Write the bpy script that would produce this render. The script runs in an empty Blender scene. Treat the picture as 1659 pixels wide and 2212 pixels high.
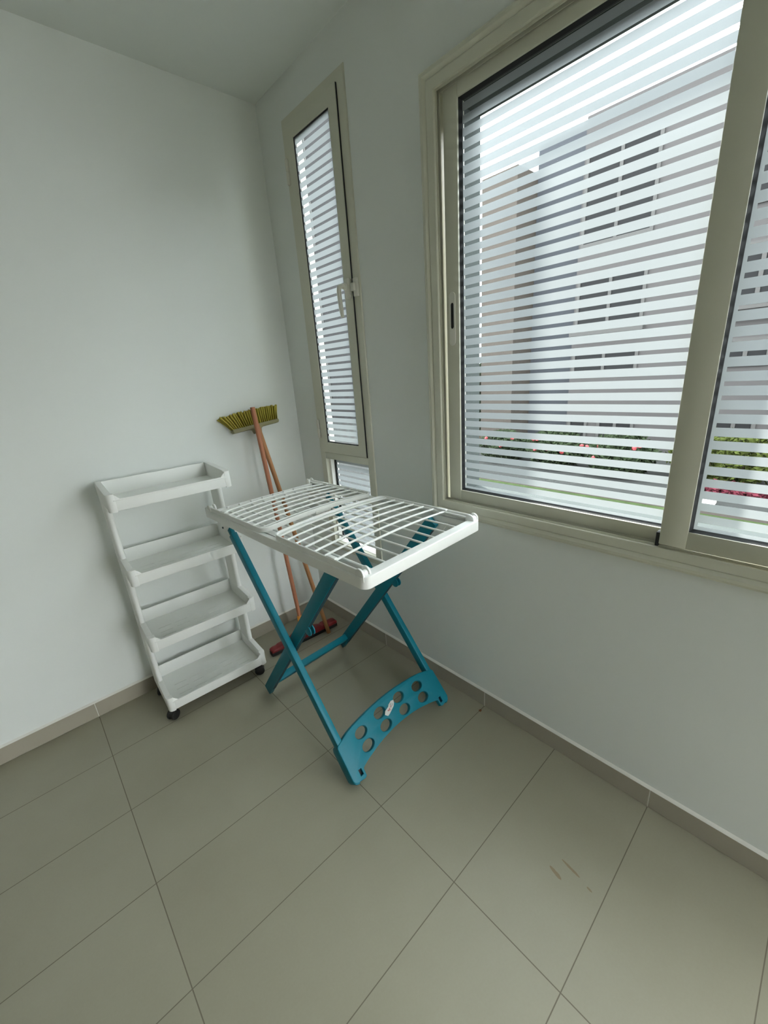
import bpy, bmesh, math, random
from mathutils import Vector, Matrix

random.seed(7)
SC = bpy.context.scene
COL = SC.collection

# ------------------------------------------------------------------ camera
cam_data = bpy.data.cameras.new('camera')
cam_data.sensor_fit = 'VERTICAL'
cam_data.sensor_height = 36.0
cam_data.lens = 36.0 * 890.115 / 2212.0
cam_data.clip_start = 0.02
cam_data.clip_end = 200
cam = bpy.data.objects.new('camera', cam_data)
COL.objects.link(cam)
RIGHT = Vector((0.7327434780977322, -0.6768387928966205, -0.07054249595177997))
DOWN = Vector((-0.2681963202999761, -0.19195667476607992, -0.9440462747072416))
FWD = Vector((0.6254260380591888, 0.71066298865307, -0.32218067520322724))
m = Matrix((RIGHT, -DOWN, -FWD)).transposed().to_4x4()
m.translation = Vector((-1.17350338, -1.97427996, 1.3465578))
cam.matrix_world = m
SC.camera = cam

# ------------------------------------------------------------------ light
SKY_STRENGTH = 11.0
SUN_STRENGTH = 17.0
SC.view_settings.view_transform = 'Standard'
SC.view_settings.look = 'None'
SC.view_settings.exposure = 0.58
SC.view_settings.gamma = 1.0
SC.view_settings.use_curve_mapping = False

world = bpy.data.worlds.new('overcast_sky')
SC.world = world
world.use_nodes = True
wn = world.node_tree
wn.nodes.clear()
w_out = wn.nodes.new('ShaderNodeOutputWorld')
w_bg = wn.nodes.new('ShaderNodeBackground')
w_bg.inputs['Color'].default_value = (0.93, 0.975, 1.0, 1)
w_bg.inputs['Strength'].default_value = SKY_STRENGTH
wn.links.new(w_bg.outputs[0], w_out.inputs[0])

sun_data = bpy.data.lights.new('hazy_sun', 'SUN')
sun_data.energy = SUN_STRENGTH
sun_data.angle = math.radians(4)
sun_data.color = (1.0, 0.96, 0.9)
sun = bpy.data.objects.new('hazy_sun', sun_data)
COL.objects.link(sun)
SUN_DIR = Vector((0.15, 0.28, 0.233)).normalized()
sun.rotation_euler = SUN_DIR.to_track_quat('Z', 'Y').to_euler()
sun.location = SUN_DIR * 20

SC.cycles.max_bounces = 14
SC.cycles.diffuse_bounces = 8
SC.cycles.transmission_bounces = 10
SC.cycles.transparent_max_bounces = 24
SC.cycles.glossy_bounces = 4
SC.cycles.caustics_reflective = False
SC.cycles.caustics_refractive = False
SC.cycles.sample_clamp_indirect = 6.0
SC.cycles.use_denoising = True

# ------------------------------------------------------------------ materials
def new_mat(name):
    mt = bpy.data.materials.new(name)
    mt.use_nodes = True
    nt = mt.node_tree
    return mt, nt, nt.nodes['Principled BSDF']

def plain(name, col, rough=0.5, noise=0.0, scale=30.0, bump=0.0, metal=0.0, spec=0.5):
    mt, nt, b = new_mat(name)
    b.inputs['Roughness'].default_value = rough
    b.inputs['Metallic'].default_value = metal
    b.inputs['Specular IOR Level'].default_value = spec
    b.inputs['Base Color'].default_value = (*col, 1)
    if noise or bump:
        tc = nt.nodes.new('ShaderNodeTexCoord')
        nz = nt.nodes.new('ShaderNodeTexNoise')
        nz.inputs['Scale'].default_value = scale
        nz.inputs['Detail'].default_value = 4
        nt.links.new(tc.outputs['Object'], nz.inputs['Vector'])
        if noise:
            mx = nt.nodes.new('ShaderNodeMix')
            mx.data_type = 'RGBA'
            mx.inputs['A'].default_value = (*[max(0, c * (1 - noise)) for c in col], 1)
            mx.inputs['B'].default_value = (*[min(1, c * (1 + noise)) for c in col], 1)
            nt.links.new(nz.outputs['Fac'], mx.inputs['Factor'])
            nt.links.new(mx.outputs['Result'], b.inputs['Base Color'])
        if bump:
            bp = nt.nodes.new('ShaderNodeBump')
            bp.inputs['Strength'].default_value = bump
            bp.inputs['Distance'].default_value = 0.002
            nt.links.new(nz.outputs['Fac'], bp.inputs['Height'])
            nt.links.new(bp.outputs['Normal'], b.inputs['Normal'])
    return mt

M = {}
M['paint'] = plain('white_wall_paint', (0.74, 0.765, 0.745), 0.75, noise=0.015, scale=6, bump=0.12)
M['paint_beige'] = plain('beige_wall_paint', (0.30, 0.28, 0.24), 0.75)
M['ceiling'] = plain('white_ceiling_paint', (0.68, 0.71, 0.685), 0.8, noise=0.015, scale=6)
M['skirting'] = plain('taupe_skirting_tile', (0.37, 0.34, 0.275), 0.4, noise=0.05, scale=9)
M['grout_white'] = plain('white_joint_filler', (0.72, 0.71, 0.66), 0.8)
M['alu'] = plain('beige_painted_aluminium', (0.60, 0.595, 0.50), 0.38, noise=0.02, scale=14)
M['alu_light'] = plain('light_beige_plastic', (0.70, 0.69, 0.62), 0.4)
M['gasket'] = plain('black_rubber_gasket', (0.012, 0.013, 0.015), 0.7)
M['white_pl'] = plain('white_plastic', (0.86, 0.87, 0.85), 0.38, noise=0.01, scale=40)
M['cart_pl'] = plain('matt_white_plastic', (0.83, 0.84, 0.815), 0.5, noise=0.012, scale=30)
M['teal'] = plain('teal_plastic', (0.002, 0.165, 0.228), 0.45, noise=0.06, scale=60, spec=0.3)
M['teal_shade'] = plain('shaded_teal_plastic', (0.003, 0.03, 0.045), 0.6)  # darkened teal, painted shade for leg hollows and pivot holes
M['black_pl'] = plain('black_plastic', (0.012, 0.012, 0.013), 0.45)
M['red_pl'] = plain('dark_red_plastic', (0.19, 0.006, 0.010), 0.45, noise=0.08, scale=30)
M['orange_pl'] = plain('orange_plastic', (0.62, 0.24, 0.03), 0.45)
M['block'] = plain('olive_tan_plastic', (0.22, 0.20, 0.10), 0.5)
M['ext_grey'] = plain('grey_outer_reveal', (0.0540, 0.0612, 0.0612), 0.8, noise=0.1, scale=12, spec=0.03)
M['ext_white'] = plain('white_outer_reveal', (0.85, 0.84, 0.80), 0.7)
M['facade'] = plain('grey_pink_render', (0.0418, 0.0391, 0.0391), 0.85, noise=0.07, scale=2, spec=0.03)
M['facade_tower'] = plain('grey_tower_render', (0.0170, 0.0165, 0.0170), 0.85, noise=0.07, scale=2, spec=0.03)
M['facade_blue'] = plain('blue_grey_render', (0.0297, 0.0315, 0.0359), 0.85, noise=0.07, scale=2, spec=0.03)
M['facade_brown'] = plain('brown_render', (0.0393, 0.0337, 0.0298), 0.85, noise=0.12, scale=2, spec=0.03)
M['dark_glass'] = plain('dark_window_glass', (0.0108, 0.0108, 0.0114), 0.5, spec=0.03)
M['frame_grey'] = plain('pale_window_frame', (0.0477, 0.0460, 0.0450), 0.6, spec=0.03)
M['lawn'] = plain('mown_grass', (0.0270, 0.0388, 0.0162), 0.9, noise=0.5, scale=9, bump=0.6, spec=0.03)
M['path'] = plain('pale_concrete', (0.0285, 0.0292, 0.0285), 0.85, noise=0.12, scale=3, spec=0.03)
M['kerb'] = plain('pinkish_kerb', (0.0605, 0.0504, 0.0469), 0.85, noise=0.15, scale=8, spec=0.03)
M['leaf'] = plain('hedge_leaves', (0.0158, 0.0223, 0.0115), 0.6, noise=0.7, scale=14, spec=0.03)
M['leaf_yellow'] = plain('yellow_green_leaves', (0.0302, 0.0378, 0.0091), 0.6, noise=0.6, scale=14, spec=0.03)  # yellower leaf colour for the shrub behind the right pane
M['leaf_red'] = plain('red_purple_leaves', (0.0612, 0.0122, 0.0187), 0.6, noise=0.6, scale=14, spec=0.03)
M['petal'] = plain('red_petals', (0.1800, 0.0180, 0.0216), 0.6)
M['bark'] = plain('brown_bark', (0.09, 0.06, 0.04), 0.9, noise=0.4, scale=20)
M['crumb'] = plain('brown_dry_leaf', (0.17, 0.07, 0.03), 0.9, noise=0.4, scale=200)
M['silver'] = plain('silver_foil', (0.80, 0.80, 0.79), 0.28, metal=0.65)
M['tag_red'] = plain('red_print', (0.55, 0.05, 0.05), 0.5)
M['tag_dark'] = plain('dark_print', (0.1, 0.09, 0.09), 0.5)


def wood(name, c1, c2):
    mt, nt, b = new_mat(name)
    tc = nt.nodes.new('ShaderNodeTexCoord')
    mp = nt.nodes.new('ShaderNodeMapping')
    mp.inputs['Scale'].default_value = (60, 60, 3)
    nz = nt.nodes.new('ShaderNodeTexNoise')
    nz.inputs['Scale'].default_value = 1.6
    nz.inputs['Detail'].default_value = 5
    cr = nt.nodes.new('ShaderNodeValToRGB')
    cr.color_ramp.elements[0].color = (*c1, 1)
    cr.color_ramp.elements[0].position = 0.3
    cr.color_ramp.elements[1].color = (*c2, 1)
    cr.color_ramp.elements[1].position = 0.7
    nt.links.new(tc.outputs['Object'], mp.inputs[0])
    nt.links.new(mp.outputs[0], nz.inputs['Vector'])
    nt.links.new(nz.outputs['Fac'], cr.inputs[0])
    nt.links.new(cr.outputs[0], b.inputs['Base Color'])
    b.inputs['Roughness'].default_value = 0.5
    return mt

M['wood_red'] = wood('reddish_wood', (0.33, 0.115, 0.055), (0.50, 0.215, 0.115))
M['wood_tan'] = wood('tan_wood', (0.30, 0.135, 0.05), (0.44, 0.215, 0.085))


def bristle_mat():
    mt, nt, b = new_mat('olive_yellow_bristles')
    tc = nt.nodes.new('ShaderNodeTexCoord')
    mp = nt.nodes.new('ShaderNodeMapping')
    mp.inputs['Scale'].default_value = (420, 40, 12)
    nz = nt.nodes.new('ShaderNodeTexNoise')
    nz.inputs['Scale'].default_value = 1
    cr = nt.nodes.new('ShaderNodeValToRGB')
    cr.color_ramp.elements[0].color = (0.16, 0.12, 0.010, 1)
    cr.color_ramp.elements[1].color = (0.52, 0.44, 0.05, 1)
    nt.links.new(tc.outputs['Object'], mp.inputs[0])
    nt.links.new(mp.outputs[0], nz.inputs['Vector'])
    nt.links.new(nz.outputs['Fac'], cr.inputs[0])
    nt.links.new(cr.outputs[0], b.inputs['Base Color'])
    b.inputs['Roughness'].default_value = 0.6
    return mt

M['bristle'] = bristle_mat()


def floor_mat():
    """beige 60 x 30 cm porcelain tiles, thin grout, a few brown scuffs"""
    mt, nt, b = new_mat('beige_floor_tiles')
    N, L = nt.nodes, nt.links
    tc = N.new('ShaderNodeTexCoord')
    sep = N.new('ShaderNodeSeparateXYZ')
    L.new(tc.outputs['Object'], sep.inputs[0])

    def math_n(op, a, bb=None, c=None):
        n = N.new('ShaderNodeMath')
        n.operation = op
        for i, v in enumerate((a, bb, c)):
            if v is None:
                continue
            if isinstance(v, (int, float)):
                n.inputs[i].default_value = v
            else:
                L.new(v, n.inputs[i])
        return n.outputs[0]

    def line(coord, off, per, half):
        t = math_n('FRACT', math_n('DIVIDE', math_n('SUBTRACT', coord, off - per / 2), per))
        d = math_n('MULTIPLY', math_n('ABSOLUTE', math_n('SUBTRACT', t, 0.5)), per)
        return math_n('LESS_THAN', d, half)
    gx = line(sep.outputs[0], -0.5936, 0.6049, 0.0013)
    gy = line(sep.outputs[1], -0.2920, 0.3000, 0.0012)
    g = math_n('MAXIMUM', gx, gy)
    # per tile tone
    ix = math_n('FLOOR', math_n('DIVIDE', math_n('ADD', sep.outputs[0], 0.5936), 0.6049))
    iy = math_n('FLOOR', math_n('DIVIDE', math_n('ADD', sep.outputs[1], 0.2920), 0.3000))
    cmb = N.new('ShaderNodeCombineXYZ')
    L.new(ix, cmb.inputs[0]); L.new(iy, cmb.inputs[1])
    wn_ = N.new('ShaderNodeTexWhiteNoise')
    L.new(cmb.outputs[0], wn_.inputs['Vector'])
    nz = N.new('ShaderNodeTexNoise')
    nz.inputs['Scale'].default_value = 3.0
    nz.inputs['Detail'].default_value = 6
    L.new(tc.outputs['Object'], nz.inputs['Vector'])
    fine = N.new('ShaderNodeTexNoise')
    fine.inputs['Scale'].default_value = 160
    L.new(tc.outputs['Object'], fine.inputs['Vector'])
    v = math_n('ADD', math_n('MULTIPLY', nz.outputs['Fac'], 0.7),
               math_n('ADD', math_n('MULTIPLY', wn_.outputs['Value'], 0.15), math_n('MULTIPLY', fine.outputs['Fac'], 0.15)))
    cr = N.new('ShaderNodeValToRGB')
    cr.color_ramp.elements[0].color = (0.285, 0.267, 0.197, 1)
    cr.color_ramp.elements[0].position = 0.25
    cr.color_ramp.elements[1].color = (0.345, 0.331, 0.256, 1)
    cr.color_ramp.elements[1].position = 0.75
    L.new(v, cr.inputs[0])
    # scuffs: short brown strokes in the tile left of the window wall

    def stroke(x0, y0, x1, y1, wdt):
        dx, dy = x1 - x0, y1 - y0
        ln = math.hypot(dx, dy)
        ux, uy = dx / ln, dy / ln
        a = math_n('ADD', math_n('MULTIPLY', math_n('SUBTRACT', sep.outputs[0], x0), ux),
                   math_n('MULTIPLY', math_n('SUBTRACT', sep.outputs[1], y0), uy))
        p = math_n('ADD', math_n('MULTIPLY', math_n('SUBTRACT', sep.outputs[0], x0), -uy),
                   math_n('MULTIPLY', math_n('SUBTRACT', sep.outputs[1], y0), ux))
        t = math_n('SUBTRACT', math_n('MULTIPLY', math_n('DIVIDE', a, ln), 2.0), 1.0)
        e = math_n('ADD', math_n('POWER', math_n('ABSOLUTE', t), 2.0),
                   math_n('POWER', math_n('ABSOLUTE', math_n('DIVIDE', p, wdt)), 2.0))
        rag = N.new('ShaderNodeTexNoise')
        rag.inputs['Scale'].default_value = 90
        L.new(tc.outputs['Object'], rag.inputs['Vector'])
        return math_n('LESS_THAN', math_n('ADD', e, math_n('MULTIPLY', rag.outputs['Fac'], 1.1)), 1.25)
    s = None
    for st in STROKES:
        q = stroke(*st)
        s = q if s is None else math_n('MAXIMUM', s, q)
    mx1 = N.new('ShaderNodeMix'); mx1.data_type = 'RGBA'
    L.new(math_n('MULTIPLY', s, 0.6), mx1.inputs['Factor'])
    L.new(cr.outputs[0], mx1.inputs['A'])
    mx1.inputs['B'].default_value = (0.20, 0.13, 0.055, 1)
    mx2 = N.new('ShaderNodeMix'); mx2.data_type = 'RGBA'
    L.new(g, mx2.inputs['Factor'])
    L.new(mx1.outputs['Result'], mx2.inputs['A'])
    mx2.inputs['B'].default_value = (0.155, 0.135, 0.10, 1)
    L.new(mx2.outputs['Result'], b.inputs['Base Color'])
    rr = math_n('ADD', math_n('MULTIPLY', g, 0.4), 0.42)
    L.new(rr, b.inputs['Roughness'])
    bp = N.new('ShaderNodeBump')
    bp.inputs['Strength'].default_value = 0.5
    bp.inputs['Distance'].default_value = 0.002
    bp.invert = True
    L.new(g, bp.inputs['Height'])
    L.new(bp.outputs['Normal'], b.inputs['Normal'])
    return mt

STROKES = [(-0.333, -1.668, -0.345, -1.735, 0.004), (-0.351, -1.748, -0.355, -1.765, 0.003),
           (-0.372, -1.655, -0.385, -1.70, 0.006)]
M['floor'] = floor_mat()


def glass_mat():
    mt = bpy.data.materials.new('clear_window_glass')
    mt.use_nodes = True
    nt = mt.node_tree
    nt.nodes.clear()
    out = nt.nodes.new('ShaderNodeOutputMaterial')
    tr = nt.nodes.new('ShaderNodeBsdfTransparent')
    tr.inputs[0].default_value = (0.93, 0.955, 0.95, 1)
    gl = nt.nodes.new('ShaderNodeBsdfGlossy')
    gl.inputs['Roughness'].default_value = 0.03
    lw = nt.nodes.new('ShaderNodeLayerWeight')
    lw.inputs['Blend'].default_value = 0.5
    pw = nt.nodes.new('ShaderNodeMath')
    pw.operation = 'POWER'
    pw.inputs[1].default_value = 5.0
    nt.links.new(lw.outputs['Facing'], pw.inputs[0])
    fr = nt.nodes.new('ShaderNodeMath')
    fr.operation = 'MULTIPLY_ADD'
    fr.inputs[1].default_value = 0.7
    fr.inputs[2].default_value = 0.02
    nt.links.new(pw.outputs[0], fr.inputs[0])
    mx = nt.nodes.new('ShaderNodeMixShader')
    nt.links.new(fr.outputs[0], mx.inputs[0])
    nt.links.new(tr.outputs[0], mx.inputs[1])
    nt.links.new(gl.outputs[0], mx.inputs[2])
    nt.links.new(mx.outputs[0], out.inputs[0])
    return mt

M['glass'] = glass_mat()
FILM_T = 0.215
FILM_COL = (0.90, 0.955, 0.98)


def film_mat(name, scatter, gain=1.0):
    mt = bpy.data.materials.new(name)
    mt.use_nodes = True
    nt = mt.node_tree
    nt.nodes.clear()
    out = nt.nodes.new('ShaderNodeOutputMaterial')
    tl = nt.nodes.new('ShaderNodeBsdfTranslucent')
    tl.inputs[0].default_value = (*[FILM_T * gain * c for c in FILM_COL], 1)
    tr = nt.nodes.new('ShaderNodeBsdfTransparent')
    tr.inputs[0].default_value = (0.75, 0.8, 0.82, 1)
    df = nt.nodes.new('ShaderNodeBsdfDiffuse')
    df.inputs[0].default_value = (0.6, 0.62, 0.62, 1)
    m1 = nt.nodes.new('ShaderNodeMixShader')
    m1.inputs[0].default_value = 0.01
    m2 = nt.nodes.new('ShaderNodeMixShader')
    m2.inputs[0].default_value = 0.15
    rf = nt.nodes.new('ShaderNodeBsdfRefraction')      # forward scatter of the etched film
    rf.inputs['IOR'].default_value = 0.77
    rf.inputs['Roughness'].default_value = 0.9
    rf.inputs['Color'].default_value = (*[c * 0.42 for c in FILM_COL], 1)
    m0 = nt.nodes.new('ShaderNodeMixShader')
    m0.inputs[0].default_value = scatter
    nt.links.new(tl.outputs[0], m0.inputs[1])
    nt.links.new(rf.outputs[0], m0.inputs[2])
    nt.links.new(m0.outputs[0], m1.inputs[1])
    nt.links.new(tr.outputs[0], m1.inputs[2])
    nt.links.new(m1.outputs[0], m2.inputs[1])
    nt.links.new(df.outputs[0], m2.inputs[2])
    nt.links.new(m2.outputs[0], out.inputs[0])
    return mt

M['film'] = film_mat('frosted_film_wide', 0.22)
M['film_narrow'] = film_mat('frosted_film_narrow', 0.0, 0.95)

# ------------------------------------------------------------------ mesh helpers
def tag(o, label=None, cat=None, group=None, kind=None):
    if label: o['label'] = label
    if cat: o['category'] = cat
    if group: o['group'] = group
    if kind: o['kind'] = kind
    return o


def empty(name, loc=(0, 0, 0), rz=0.0, label=None, cat=None, kind=None):
    o = bpy.data.objects.new(name, None)
    o.empty_display_size = 0.05
    o.location = loc
    o.rotation_euler = (0, 0, rz)
    COL.objects.link(o)
    return tag(o, label, cat, None, kind)


class MB:
    def __init__(self):
        self.bm = bmesh.new()

    def merge(self, b2, mat=None):
        me = bpy.data.meshes.new('t')
        if mat is not None:
            b2.transform(mat)
        b2.to_mesh(me)
        b2.free()
        self.bm.from_mesh(me)
        bpy.data.meshes.remove(me)
        return self

    def box(self, x0, x1, y0, y1, z0, z1, bev=0.0, seg=2, mat=None):
        b = bmesh.new()
        bmesh.ops.create_cube(b, size=1.0)
        for v in b.verts:
            v.co = Vector(((x0 + x1) / 2 + v.co.x * abs(x1 - x0), (y0 + y1) / 2 + v.co.y * abs(y1 - y0),
                           (z0 + z1) / 2 + v.co.z * abs(z1 - z0)))
        if bev:
            bmesh.ops.bevel(b, geom=b.edges[:], offset=bev, segments=seg, affect='EDGES', profile=0.5)
        return self.merge(b, mat)

    def bar(self, p0, p1, a, wa, wb, bev=0.0, seg=2):
        """box beam from p0 to p1; a = side direction with full width wa, the third axis width wb"""
        p0, p1 = Vector(p0), Vector(p1)
        d = (p1 - p0)
        ln = d.length
        d.normalize()
        a = Vector(a)
        a = (a - d * a.dot(d)).normalized()
        c = d.cross(a)
        mt = Matrix((a, c, d)).transposed().to_4x4()
        mt.translation = (p0 + p1) / 2
        return self.box(-wa / 2, wa / 2, -wb / 2, wb / 2, -ln / 2, ln / 2, bev, seg, mt)

    def tube(self, pts, r, seg=10, cap=True):
        """round tube through pts; r a number or one per point"""
        pts = [Vector(p) for p in pts]
        rs = r if isinstance(r, (list, tuple)) else [r] * len(pts)
        b = bmesh.new()
        rings = []
        up = None
        for i, p in enumerate(pts):
            if i == 0: d = pts[1] - p
            elif i == len(pts) - 1: d = p - pts[i - 1]
            else: d = (pts[i + 1] - p).normalized() + (p - pts[i - 1]).normalized()
            d.normalize()
            if up is None:
                up = Vector((0, 0, 1)) if abs(d.z) < 0.9 else Vector((1, 0, 0))
            s = d.cross(up).normalized()
            up = s.cross(d).normalized()
            rings.append([b.verts.new(p + (s * math.cos(2 * math.pi * k / seg) + up * math.sin(2 * math.pi * k / seg)) * rs[i]) for k in range(seg)])
        for r0, r1 in zip(rings, rings[1:]):
            for k in range(seg):
                b.faces.new((r0[k], r0[(k + 1) % seg], r1[(k + 1) % seg], r1[k]))
        if cap:
            b.faces.new(list(reversed(rings[0])))
            b.faces.new(rings[-1])
        bmesh.ops.recalc_face_normals(b, faces=b.faces[:])
        return self.merge(b)

    def cyl(self, c, axis, r, h, seg=24, bev=0.0, r2=None):
        axis = Vector(axis).normalized()
        b = bmesh.new()
        bmesh.ops.create_cone(b, cap_ends=True, segments=seg, radius1=r, radius2=r if r2 is None else r2, depth=h)
        if bev:
            es = [e for e in b.edges if len(e.link_faces) == 2 and any(len(f.verts) > 4 for f in e.link_faces)]
            bmesh.ops.bevel(b, geom=es, offset=bev, segments=2, affect='EDGES', profile=0.5)
        mt = axis.to_track_quat('Z', 'Y').to_matrix().to_4x4()
        mt.translation = Vector(c)
        return self.merge(b, mt)

    def prism(self, poly, depth, mat, bev=0.0):
        """polygon in local xy extruded along local z by depth (centred), placed by mat"""
        b = bmesh.new()
        lo = [b.verts.new((p[0], p[1], -depth / 2)) for p in poly]
        hi = [b.verts.new((p[0], p[1], depth / 2)) for p in poly]
        n = len(poly)
        b.faces.new(list(reversed(lo)))
        b.faces.new(hi)
        for k in range(n):
            b.faces.new((lo[k], lo[(k + 1) % n], hi[(k + 1) % n], hi[k]))
        bmesh.ops.recalc_face_normals(b, faces=b.faces[:])
        if bev:
            bmesh.ops.bevel(b, geom=b.edges[:], offset=bev, segments=2, affect='EDGES', profile=0.5)
        return self.merge(b, mat)

    def ring(self, y0, y1, z0, z1, prof, closed=True):
        """frame swept round the rectangle y0..y1, z0..z1 in the wall plane; prof = (outward offset, x)"""
        b = bmesh.new()
        loops = []
        for d, x in prof:
            loops.append([b.verts.new((x, y0 - d, z0 - d)), b.verts.new((x, y1 + d, z0 - d)),
                          b.verts.new((x, y1 + d, z1 + d)), b.verts.new((x, y0 - d, z1 + d))])
        n = len(loops)
        for i in range(n if closed else n - 1):
            l0, l1 = loops[i], loops[(i + 1) % n]
            for k in range(4):
                b.faces.new((l0[k], l0[(k + 1) % 4], l1[(k + 1) % 4], l1[k]))
        bmesh.ops.recalc_face_normals(b, faces=b.faces[:])
        return self.merge(b)

    def slab_with_holes(self, us, vs, is_hole, w0, w1, place):
        """slab between w0 and w1 over the grid us x vs, leaving out cells where is_hole(u,v); place(u,v,w)->xyz"""
        b = bmesh.new()
        vd = {}

        def V(i, j, k):
            if (i, j, k) not in vd:
                vd[(i, j, k)] = b.verts.new(place(us[i], vs[j], (w0, w1)[k]))
            return vd[(i, j, k)]
        nu, nv = len(us) - 1, len(vs) - 1
        solid = [[not is_hole((us[i] + us[i + 1]) / 2, (vs[j] + vs[j + 1]) / 2) for j in range(nv)] for i in range(nu)]
        S = lambda i, j: 0 <= i < nu and 0 <= j < nv and solid[i][j]
        for i in range(nu):
            for j in range(nv):
                if not solid[i][j]:
                    continue
                b.faces.new((V(i, j, 0), V(i, j + 1, 0), V(i + 1, j + 1, 0), V(i + 1, j, 0)))
                b.faces.new((V(i, j, 1), V(i + 1, j, 1), V(i + 1, j + 1, 1), V(i, j + 1, 1)))
                if not S(i - 1, j): b.faces.new((V(i, j, 0), V(i, j, 1), V(i, j + 1, 1), V(i, j + 1, 0)))
                if not S(i + 1, j): b.faces.new((V(i + 1, j, 0), V(i + 1, j + 1, 0), V(i + 1, j + 1, 1), V(i + 1, j, 1)))
                if not S(i, j - 1): b.faces.new((V(i, j, 0), V(i + 1, j, 0), V(i + 1, j, 1), V(i, j, 1)))
                if not S(i, j + 1): b.faces.new((V(i, j + 1, 0), V(i, j + 1, 1), V(i + 1, j + 1, 1), V(i + 1, j + 1, 0)))
        bmesh.ops.recalc_face_normals(b, faces=b.faces[:])
        return self.merge(b)

    def build(self, name, mat, parent=None, smooth=35, label=None, cat=None, kind=None, loc=None, group=None):
        me = bpy.data.meshes.new(name)
        self.bm.to_mesh(me)
        self.bm.free()
        me.materials.append(mat)
        if smooth:
            for p in me.polygons:
                p.use_smooth = True
            me.set_sharp_from_angle(angle=math.radians(smooth))
        o = bpy.data.objects.new(name, me)
        COL.objects.link(o)
        if parent: o.parent = parent
        if loc: o.location = loc
        return tag(o, label, cat, group, kind)


def curve_plate(outlines, thick, bev, res=2):
    """flat plate with holes from closed 2D outlines -> bmesh in xy, thickness along z"""
    cu = bpy.data.curves.new('c', 'CURVE')
    cu.dimensions = '2D'
    cu.fill_mode = 'BOTH'
    cu.extrude = max(0.0001, thick / 2 - bev)
    cu.bevel_depth = bev
    cu.bevel_resolution = res
    cu.offset = -bev
    for pts in outlines:
        sp = cu.splines.new('POLY')
        sp.points.add(len(pts) - 1)
        for k, p in enumerate(pts):
            sp.points[k].co = (p[0], p[1], 0, 1)
        sp.use_cyclic_u = True
    o = bpy.data.objects.new('c', cu)
    COL.objects.link(o)
    dg = bpy.context.evaluated_depsgraph_get()
    me = bpy.data.meshes.new_from_object(o.evaluated_get(dg))
    b = bmesh.new()
    b.from_mesh(me)
    bmesh.ops.remove_doubles(b, verts=b.verts[:], dist=1e-6)
    bpy.data.meshes.remove(me)
    bpy.data.objects.remove(o)
    bpy.data.curves.remove(cu)
    return b


def copy_tree(o, parent=None):
    c = o.copy()
    COL.objects.link(c)
    if parent: c.parent = parent
    for ch in list(o.children):
        copy_tree(ch, c)
    return c


def basis(x, y, z, t):
    mt = Matrix((Vector(x), Vector(y), Vector(z))).transposed().to_4x4()
    mt.translation = Vector(t)
    return mt

# ------------------------------------------------------------------ room shell
H = 2.47
XL, YF, WT = -2.35, -3.95, 0.198      # left wall, wall behind the camera, outer wall thickness

MB().box(XL - .1, WT, YF - .1, .1, -.12, 0).build('floor', M['floor'], smooth=0, kind='structure',
    label='beige rectangular floor tiles with thin grout lines', cat='floor')
MB().box(XL - .1, WT, YF - .1, .1, H, H + .12).build('ceiling', M['ceiling'], smooth=0, kind='structure',
    label='plain white ceiling', cat='ceiling')
MB().box(XL - .1, .060, 0, .12, 0, H).build('wall_back', M['paint'], smooth=0, kind='structure',
    label='plain white wall behind the shelf trolley and brooms', cat='wall')
MB().box(XL - .1, XL, YF - .1, 0, 0, H).build('wall_left', M['paint_beige'], smooth=0, kind='structure',
    label='beige wall out of view on the left', cat='wall')
# wall behind the camera with an added opening for fill light
MB().slab_with_holes([XL, -.60, -.15, WT], [0, 1.9, H], lambda u, v: -.60 < u < -.15 and v < 1.9, YF - .1, YF,
                     lambda u, v, w: (u, w, v)).build('wall_front', M['paint'], smooth=0, kind='structure',
    label='white wall out of view behind the viewer with an opening added for fill light', cat='wall')
# window wall
W1 = (-0.583, -0.215, 0.475, 2.312)
W2 = (-2.475, -0.997, 0.863, 2.103)
W3 = (-3.50, -2.66, .02, 2.1)       # unseen opening added in the same wall for fill light
wr = MB()
wr.slab_with_holes([YF - .1, W3[0], W3[1], W2[0], W2[1], -.74], sorted([0, W3[2], W2[2], W3[3], W2[3], H]),
                   lambda u, v: (W3[0] < u < W3[1] and W3[2] < v < W3[3]) or (W2[0] < u < W2[1] and W2[2] < v < W2[3]),
                   0, WT, lambda u, v, w: (w, u, v))
wr.slab_with_holes([-.74, W1[0], W1[1], .12], [0, W1[2], W1[3], H],
                   lambda u, v: W1[0] < u < W1[1] and W1[2] < v < W1[3], 0, .018, lambda u, v, w: (w, u, v))
wr.slab_with_holes([-.74, -.66, -.10, .12], [0, .40, 2.40, H],
                   lambda u, v: -.66 < u < -.10 and .40 < v < 2.40, .018, .060, lambda u, v, w: (w, u, v))
wr.build('wall_right', M['paint'], smooth=0, kind='structure', label='white wall holding the two windows', cat='wall')


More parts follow.
